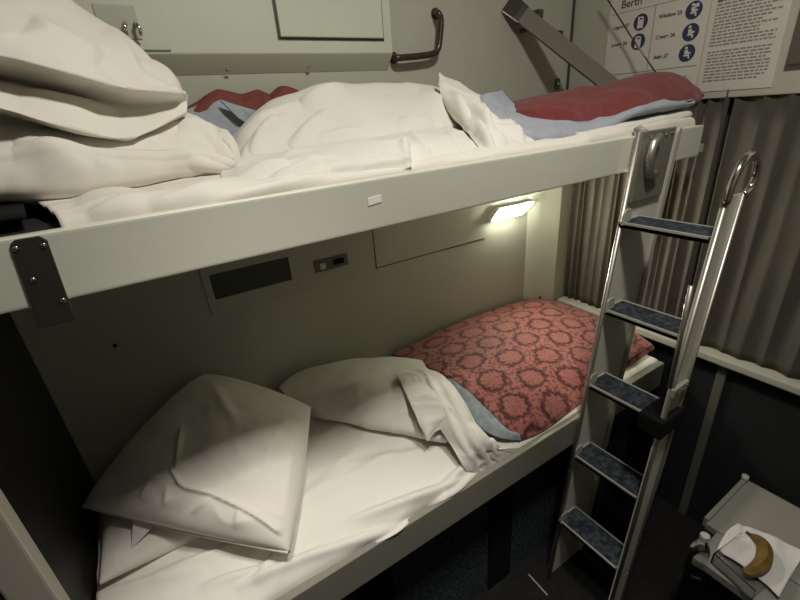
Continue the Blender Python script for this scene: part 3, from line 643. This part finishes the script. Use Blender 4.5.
# ------------------------------------------------------------------ lower pillows
def pillow(parent, A, B, C_, D, ht, hb, n=64, seed=0., pinch=.05, name='cushion', fl=.006, m=LINEN2, up=(0, 0, 1), creases=()):
    A, B, C_, D = [np.array(p, float) for p in (A, B, C_, D)]
    s = np.linspace(-1, 1, n); S, T_ = np.meshgrid(s, s, indexing='ij')
    ss = S * (1 - pinch * (1 - T_ ** 2)); tt = T_ * (1 - pinch * (1 - S ** 2))
    a = ((ss + 1) / 2)[..., None]; b = ((tt + 1) / 2)[..., None]
    Pm = (1 - a) * (1 - b) * A + a * (1 - b) * B + a * b * C_ + (1 - a) * b * D
    nrm = np.cross(B - A, D - A); nrm /= np.linalg.norm(nrm)
    if nrm @ np.array(up) < 0: nrm = -nrm
    prof = (np.clip(1 - S ** 2, 0, 1) * np.clip(1 - T_ ** 2, 0, 1)) ** .42
    edge = np.clip(1 - np.maximum(abs(S), abs(T_)), 0, 1)
    wr = folds(Pm, 16, math.atan2((D - A)[1], (D - A)[0]), 2.5, seed, 2) * np.exp(-((edge - .12) / .12) ** 2) * fl * 1.6 + fl * fbm(Pm * 9 + seed, 3)
    top = Pm + nrm * (prof * (ht + wr))[..., None]
    for c in creases: top = top + nrm * (crease(top, c) * np.clip(edge / .06, 0, 1))[..., None]
    bot = Pm - nrm * (prof * hb)[..., None]
    V = np.concatenate([top.reshape(-1, 3), bot.reshape(-1, 3)]); k = n * n
    fs = [(i * n + j, i * n + j + 1, (i + 1) * n + j + 1, (i + 1) * n + j) for i in range(n - 1) for j in range(n - 1)]
    fs += [tuple(q + k for q in f[::-1]) for f in fs]
    me = bpy.data.meshes.new(name); me.from_pydata(V.tolist(), [], fs)
    bm = bmesh.new(); bm.from_mesh(me); bmesh.ops.remove_doubles(bm, verts=bm.verts, dist=1e-6); bmesh.ops.recalc_face_normals(bm, faces=bm.faces); bm.to_mesh(me); bm.free()
    o = link(name, me, m, parent, True)
    rim = np.concatenate([Pm[0], Pm[1:, -1], Pm[-1, ::-1][1:], Pm[::-1, 0][1:]])
    return o, rim, Pm, nrm
t = empty('pillow', (.1, .4, .46), 'flat white pillow in shadow underneath the front pillow of the lower berth', 'pillow', 'pillows on the lower berth')
pillow(t, (-.13, .63, .50), (.28, .64, .50), (.30, .24, .49), (-.125, .26, .495), .05, .035, seed=4.)
t = empty('pillow', (.2, .3, .52), 'white pillow with piped edge and cloth tag tilted on the lower berth', 'pillow', 'pillows on the lower berth')
PA = at(83, 506, z=.585); PB = at(205, 374, z=.735); PC = at(311, 407, z=.615); PD = at(290, 553, z=.53)
body, rim, Pm, nrm = pillow(t, PA, PB, PC, PD, .125, .06, n=130, seed=1.7, pinch=-.03, fl=.008,
    creases=path([(278, 532), (252, 514), (212, 495), (184, 487), (173, 472)], 1.6, .014) + [px((192, 514), (212, 496), 1.6, .010), px((119, 477), (171, 476), 1.4, .006), px((176, 474), (182, 425), 2.5, .012), px((210, 380), (240, 430), 6, .010), px((290, 410), (262, 470), 6, .010), px((140, 500), (150, 482), 3, .008), px((165, 508), (168, 486), 3, .008), px((235, 530), (240, 508), 3, .008), px((295, 430), (285, 520), 4, .008)])
tg = [at(133, 517, z=.565), at(158, 521, z=.56), at(131, 549, z=.52)]
MB().prism(tg, (.001, -.002, .001)).build('care_tag', TISSUE, t)
MB().tube([p + nrm * .001 for p in Pm[0][::2]], .0035, 6).build('piping', LINEN2, t, smooth=True)

# ------------------------------------------------------------------ curtains
def curtain(name, y0, y1, per, amp, label, seed, z0=.518, z1=ZP + .03, x=XF + .005, sharp=1.0, spread=0.0):
    n = int(abs(y1 - y0) / per * 14); nz = 30; P = np.zeros((nz, n, 3))
    yy = np.linspace(y0, y1, n); ph = np.cumsum(np.full(n, abs(y1 - y0) / n / per) * (1 + .25 * np.sin(np.linspace(0, 17, n) + seed))) * 2 * math.pi
    for k in range(nz):
        f = k / (nz - 1)
        wv = np.sin(ph + .25 * np.sin(f * 3 + seed))
        wv = 2 * (1 - np.abs(np.sin(ph / 2 + .12 * np.sin(f * 3 + seed)))) ** sharp - 1
        a = amp * (.85 + .3 * np.sin(yy * 23 + seed + f))
        P[k, :, 0] = x - a * wv + .004 * np.sin(yy * 40 + f * 4)
        P[k, :, 1] = yy + spread * f * (yy - y0) + .004 * np.sin(ph * .5 + f * 2)
        P[k, :, 2] = z0 + (z1 - z0) * f
    o = grid_mesh(name, P, CURTAIN, None, .003); return tag(o, label, 'curtain', 'window curtains')
curtain('curtain', .585, .02, .037, .011, 'taupe curtain in narrow sharp pleats behind the ladder', 1.0)
curtain('curtain', .0, -.60, .070, .008, 'taupe curtain in broad soft folds right of the ladder', 2.6)
curtain('curtain', -.62, -1.2, .08, .012, 'taupe curtain at the far right end of the window, mostly out of frame', 4.1)

# ------------------------------------------------------------------ ladder
RIM = mat('tread_rim', (.50, .485, .42), .4, .2)
t = empty('ladder', (1.35, -.15, FLOOR), 'aluminium ladder with blue carpeted treads hooked to the upper berth', 'ladder')
lx = lambda z: 1.275 + .105 * (z - 0)            # leaning front edge of the left stile
def stile(y, z0, z1, width, x_of, s, lipd, name, m=METAL):
    mb = MB()
    a0, a1 = x_of(z0), x_of(z1)
    mb.prism([(a0, y, z0), (a0 + width, y, z0), (a1 + width, y, z1 - .0), (a1, y, z1)], (0, s * .004, 0))
    return mb.build(name, mat('stile_web', (.66, .64, .56), .5, .1), t, bevel=.001)
wl_ = .225
L = stile(-.008, FLOOR + .002, ZT + .012, .215, lx, -1, 0, 'stile', METALD)
MB().tube([(lx(FLOOR) + .003, -.016, FLOOR + .004), (lx(ZT + .01) + .003, -.016, ZT + .012)], .0075, 12).build('edge_rail', METAL, L, smooth=True)
xr = lambda z: lx(z) + .205
MB().prism([(xr(FLOOR), -.008, FLOOR + .004), (xr(ZT), -.008, ZT - .004), (xr(ZT) + .012, -.008, ZT + .012), (xr(ZT) + .022, -.008, ZT), (xr(FLOOR) + .022, -.008, FLOOR + .004)], (0, -.012, 0)).build('flange', RIM, L, bevel=.003)
hk = MB().prism([(lx(1.385) + .01, -.0125, 1.383), (xr(1.385) - .025, -.0125, 1.383), (xr(1.19) - .025, -.0125, 1.19), (lx(1.19) + .02, -.0125, 1.19)], (0, -.012, 0))  .build('hook_plate', mat('worn_plate', (.20, .19, .155), .5, .2, var=.15), t, bevel=.003)
hx0 = lx(1.3) + .055
MB().tube([(hx0 + .035, -.03, 1.365), (hx0, -.036, 1.35), (hx0 - .008, -.036, 1.31), (hx0 + .004, -.036, 1.265), (hx0 + .045, -.03, 1.262)], .013, 10).build('latch', METAL, hk, smooth=True)
for x, z in ((1.47, 1.368), (1.55, 1.366), (1.58, 1.368)): MB().dome((x, -.0245, z), (0, -1, 0), .006).build('screw', CHROME, hk, smooth=True)
MB().tube([(lx(1.385) + .03, -.02, 1.38), (lx(1.385) + .03, .0, 1.392), (lx(1.385) + .03, .012, 1.386)], .008, 8).build('rail_hook', METALD, hk, smooth=True)
YR = -.262
zr1 = 1.235
Rr = stile(YR, FLOOR + .002, zr1, .092, lambda z: lx(z) - .008, 1, 0, 'stile', METALD)
MB().tube([(lx(FLOOR) - .004, YR - .006, FLOOR + .006), (lx(zr1) - .004, YR - .004, zr1)], .0065, 12).build('edge_rail', METAL, Rr, smooth=True)
MB().tube([(lx(FLOOR) + .085, YR - .006, FLOOR + .006), (lx(zr1) + .085, YR - .004, zr1)], .0045, 12).build('edge_rail', METAL, Rr, smooth=True)
hb = lx(zr1) - .004
hoop = [(hb - .004, YR - .006, zr1 - .01), (hb + .004, YR - .006, zr1 + .035), (hb + .026, YR - .006, zr1 + .074), (hb + .062, YR - .006, zr1 + .094), (hb + .102, YR - .006, zr1 + .080), (hb + .124, YR - .006, zr1 + .046), (hb + .116, YR - .006, zr1 + .012), (hb + .087, YR - .006, zr1 - .005)]
MB().tube(cm1(hoop, 36), .0095, 12).build('hand_hoop', CHROME, Rr, smooth=True)
rod = [at(691, 286, y=YR - .018), at(670, 388, y=YR - .018)]
MB().tube(rod, .006, 10).build('locking_rod', METAL, Rr, smooth=True)
cz = .70
MB().box(lx(cz) - .012, lx(cz) + .07, YR - .016, YR - .003, cz - .018, cz + .012).build('clamp', METALD, Rr, bevel=.004)
for dx, dz_ in ((.060, .0), (.03, -.004), (.002, .0)): MB().dome((lx(cz) + dx, YR - .016, cz + dz_), (0, -1, 0), .006).build('screw', CHROME, Rr, smooth=True)
bz = .575
MB().box(lx(bz) - .028, lx(bz) + .100, YR - .020, YR + .055, bz - .030, bz + .034).build('black_strap', BLACK, Rr, bevel=.008)
for z, dx in ((1.141, -.004), (.863, .006), (.593, -.002), (.292, .0), (-.024, -.006)):
    x0 = lx(z) + dx - .002; x1 = x0 + .106; y0, y1 = YR + .006, -.0125
    tr = MB()
    tr.box(x0, x1, y0, y1, z - .018, z - .006)
    for bx in ((x0, x0 + .006, y0, y1), (x1 - .006, x1, y0, y1), (x0, x1, y0, y0 + .005), (x0, x1, y1 - .005, y1)): tr.box(*bx, z - .018, z)
    T = tr.build('tread', RIM, t, bevel=.0008)
    T['label'] = 'tread with aluminium rim'
    MB().box(x0 + .007, x1 - .007, y0 + .006, y1 - .006, z - .006, z - .0015).build('carpet_insert', TREADC, T)
    MB().prism([(x0 - .004, -.024, z - .010), (x0 + .034, -.024, z - .010), (x0 + .036, -.024, z + .026), (x0 + .030, -.024, z + .036), (x0 + .006, -.024, z + .036), (x0 - .002, -.024, z + .026)], (0, -.005, 0)).build('end_tab', RIM, T, bevel=.0015)

# ------------------------------------------------------------------ shelf with napkin, banana and bottle
ZS = .05
t = empty('wall_shelf', (1.8, -.6, FLOOR), 'pale grey low shelf by the foot wall at bottom right', 'shelf')
MB().box(1.62, 1.95, -.74, -.362, ZS - .03, ZS).build('top', GREYP, t, bevel=.004)
MB().box(1.63, 1.95, -.366, -.350, ZS - .03, ZS + .012).build('side_rim', GREYP, t, bevel=.003)
MB().tube([(1.93, -.358, ZS + .01), (1.93, -.358, ZS + .03)], .012, 10).build('hinge_knob', WHITEP, t, smooth=True)
MB().box(1.52, XF - .004, -.74, -.37, FLOOR + .001, ZS - .031).build('cabinet', DARK, t, bevel=.004)
MB().box(1.46, 1.619, -.74, -.40, ZS - .035, ZS - .004).build('lower_top', GREYP, t, bevel=.003)
G = [[at(716, 552, z=ZS + .004), at(722, 540, z=ZS + .010), at(728, 532, z=ZS + .008), at(737, 526, z=ZS + .006)],
     [at(738, 566, z=ZS + .002), at(742, 553, z=ZS + .004), at(748, 543, z=ZS + .004), at(756, 532, z=ZS + .006)],
     [at(762, 584, z=ZS + .002), at(768, 570, z=ZS + .003), at(776, 556, z=ZS + .003), at(785, 545, z=ZS + .006)],
     [at(778, 600, z=ZS + .004), at(786, 585, z=ZS + .004), at(795, 570, z=ZS + .004), at(805, 556, z=ZS + .008)]]
tag(cloth('napkin', np.array(G) + np.array([0, 0, .008]), 36, 36, TISSUE, thick=.003, amp=.006, fscale=18, fang=.6, famp=.006, seed=3.0), 'crumpled white paper napkin under the banana on the shelf', 'napkin')
bp_ = [at(752, 536, z=ZS + .026), at(759, 540, z=ZS + .030), at(764, 547, z=ZS + .032), at(765, 555, z=ZS + .034), at(763, 562, z=ZS + .034), at(757, 568, z=ZS + .032), at(749, 572, z=ZS + .028), at(743, 571, z=ZS + .026)]
t = empty('banana', tuple(map(float, bp_[3])), 'brownish yellow curved banana on the white napkin', 'banana')
BAN = mat('ripe_banana', (.17, .098, .018), .55, var=.5, vscale=26)
MB().tube(cm1(bp_, 30), [(.006 + .0165 * math.sin(math.pi * min(1, max(0, (i + 1.5) / 32))) ** .7) for i in range(30)], 7).build('fruit', BAN, t, smooth=False)
MB().tube([bp_[0], bp_[0] + (bp_[0] - bp_[1]) * .9 + np.array([0, 0, .004])], [.006, .0045], 7).build('stem', mat('banana_stem', (.05, .035, .015), .7), t, smooth=True)
# clear food box edge
p0 = at(711, 562, z=ZS); p1 = at(738, 541, z=ZS); p2 = at(752, 600, z=ZS)
bx = MB()
e1 = (p1 - p0); e2 = (p2 - p0)
for a_, b__ in ((p0, p1), (p0, p2)):
    dvec = (b__ - a_); nrm_ = np.cross(dvec, [0, 0, 1]); nrm_ /= np.linalg.norm(nrm_)
    bx.prism([a_, b__, b__ + np.array([0, 0, .045]), a_ + np.array([0, 0, .045])], nrm_ * .004)
bx.prism([p0, p1, p1 + e2, p2], (0, 0, .002))
tag(bx.build('plastic_tray', CLEAR), 'clear plastic tray edge in front of the napkin', 'tray')
# water bottle lying against the shelf
b0_ = at(700, 538, z=ZS + .055); b1_ = at(706, 604, z=ZS - .0)
ax = np.array([1.49, -.415, 0])
t = empty('water_bottle', (1.49, -.415, ZS), 'clear plastic water bottle with white cap standing left of the napkin', 'bottle')
capt = at(705, 536, z=ZS + .10); bxy = capt[:2]
MB().tube([(bxy[0], bxy[1], z) for z in (ZS - .09, ZS - .085, ZS + .03, ZS + .055, ZS + .075, ZS + .085)], [.026, .028, .028, .022, .012, .011], 20).build('body', CLEAR, t, smooth=True)
MB().tube([(bxy[0], bxy[1], ZS + .084), (bxy[0], bxy[1], ZS + .104)], .014, 16).build('cap', WHITEP, t, bevel=.002)
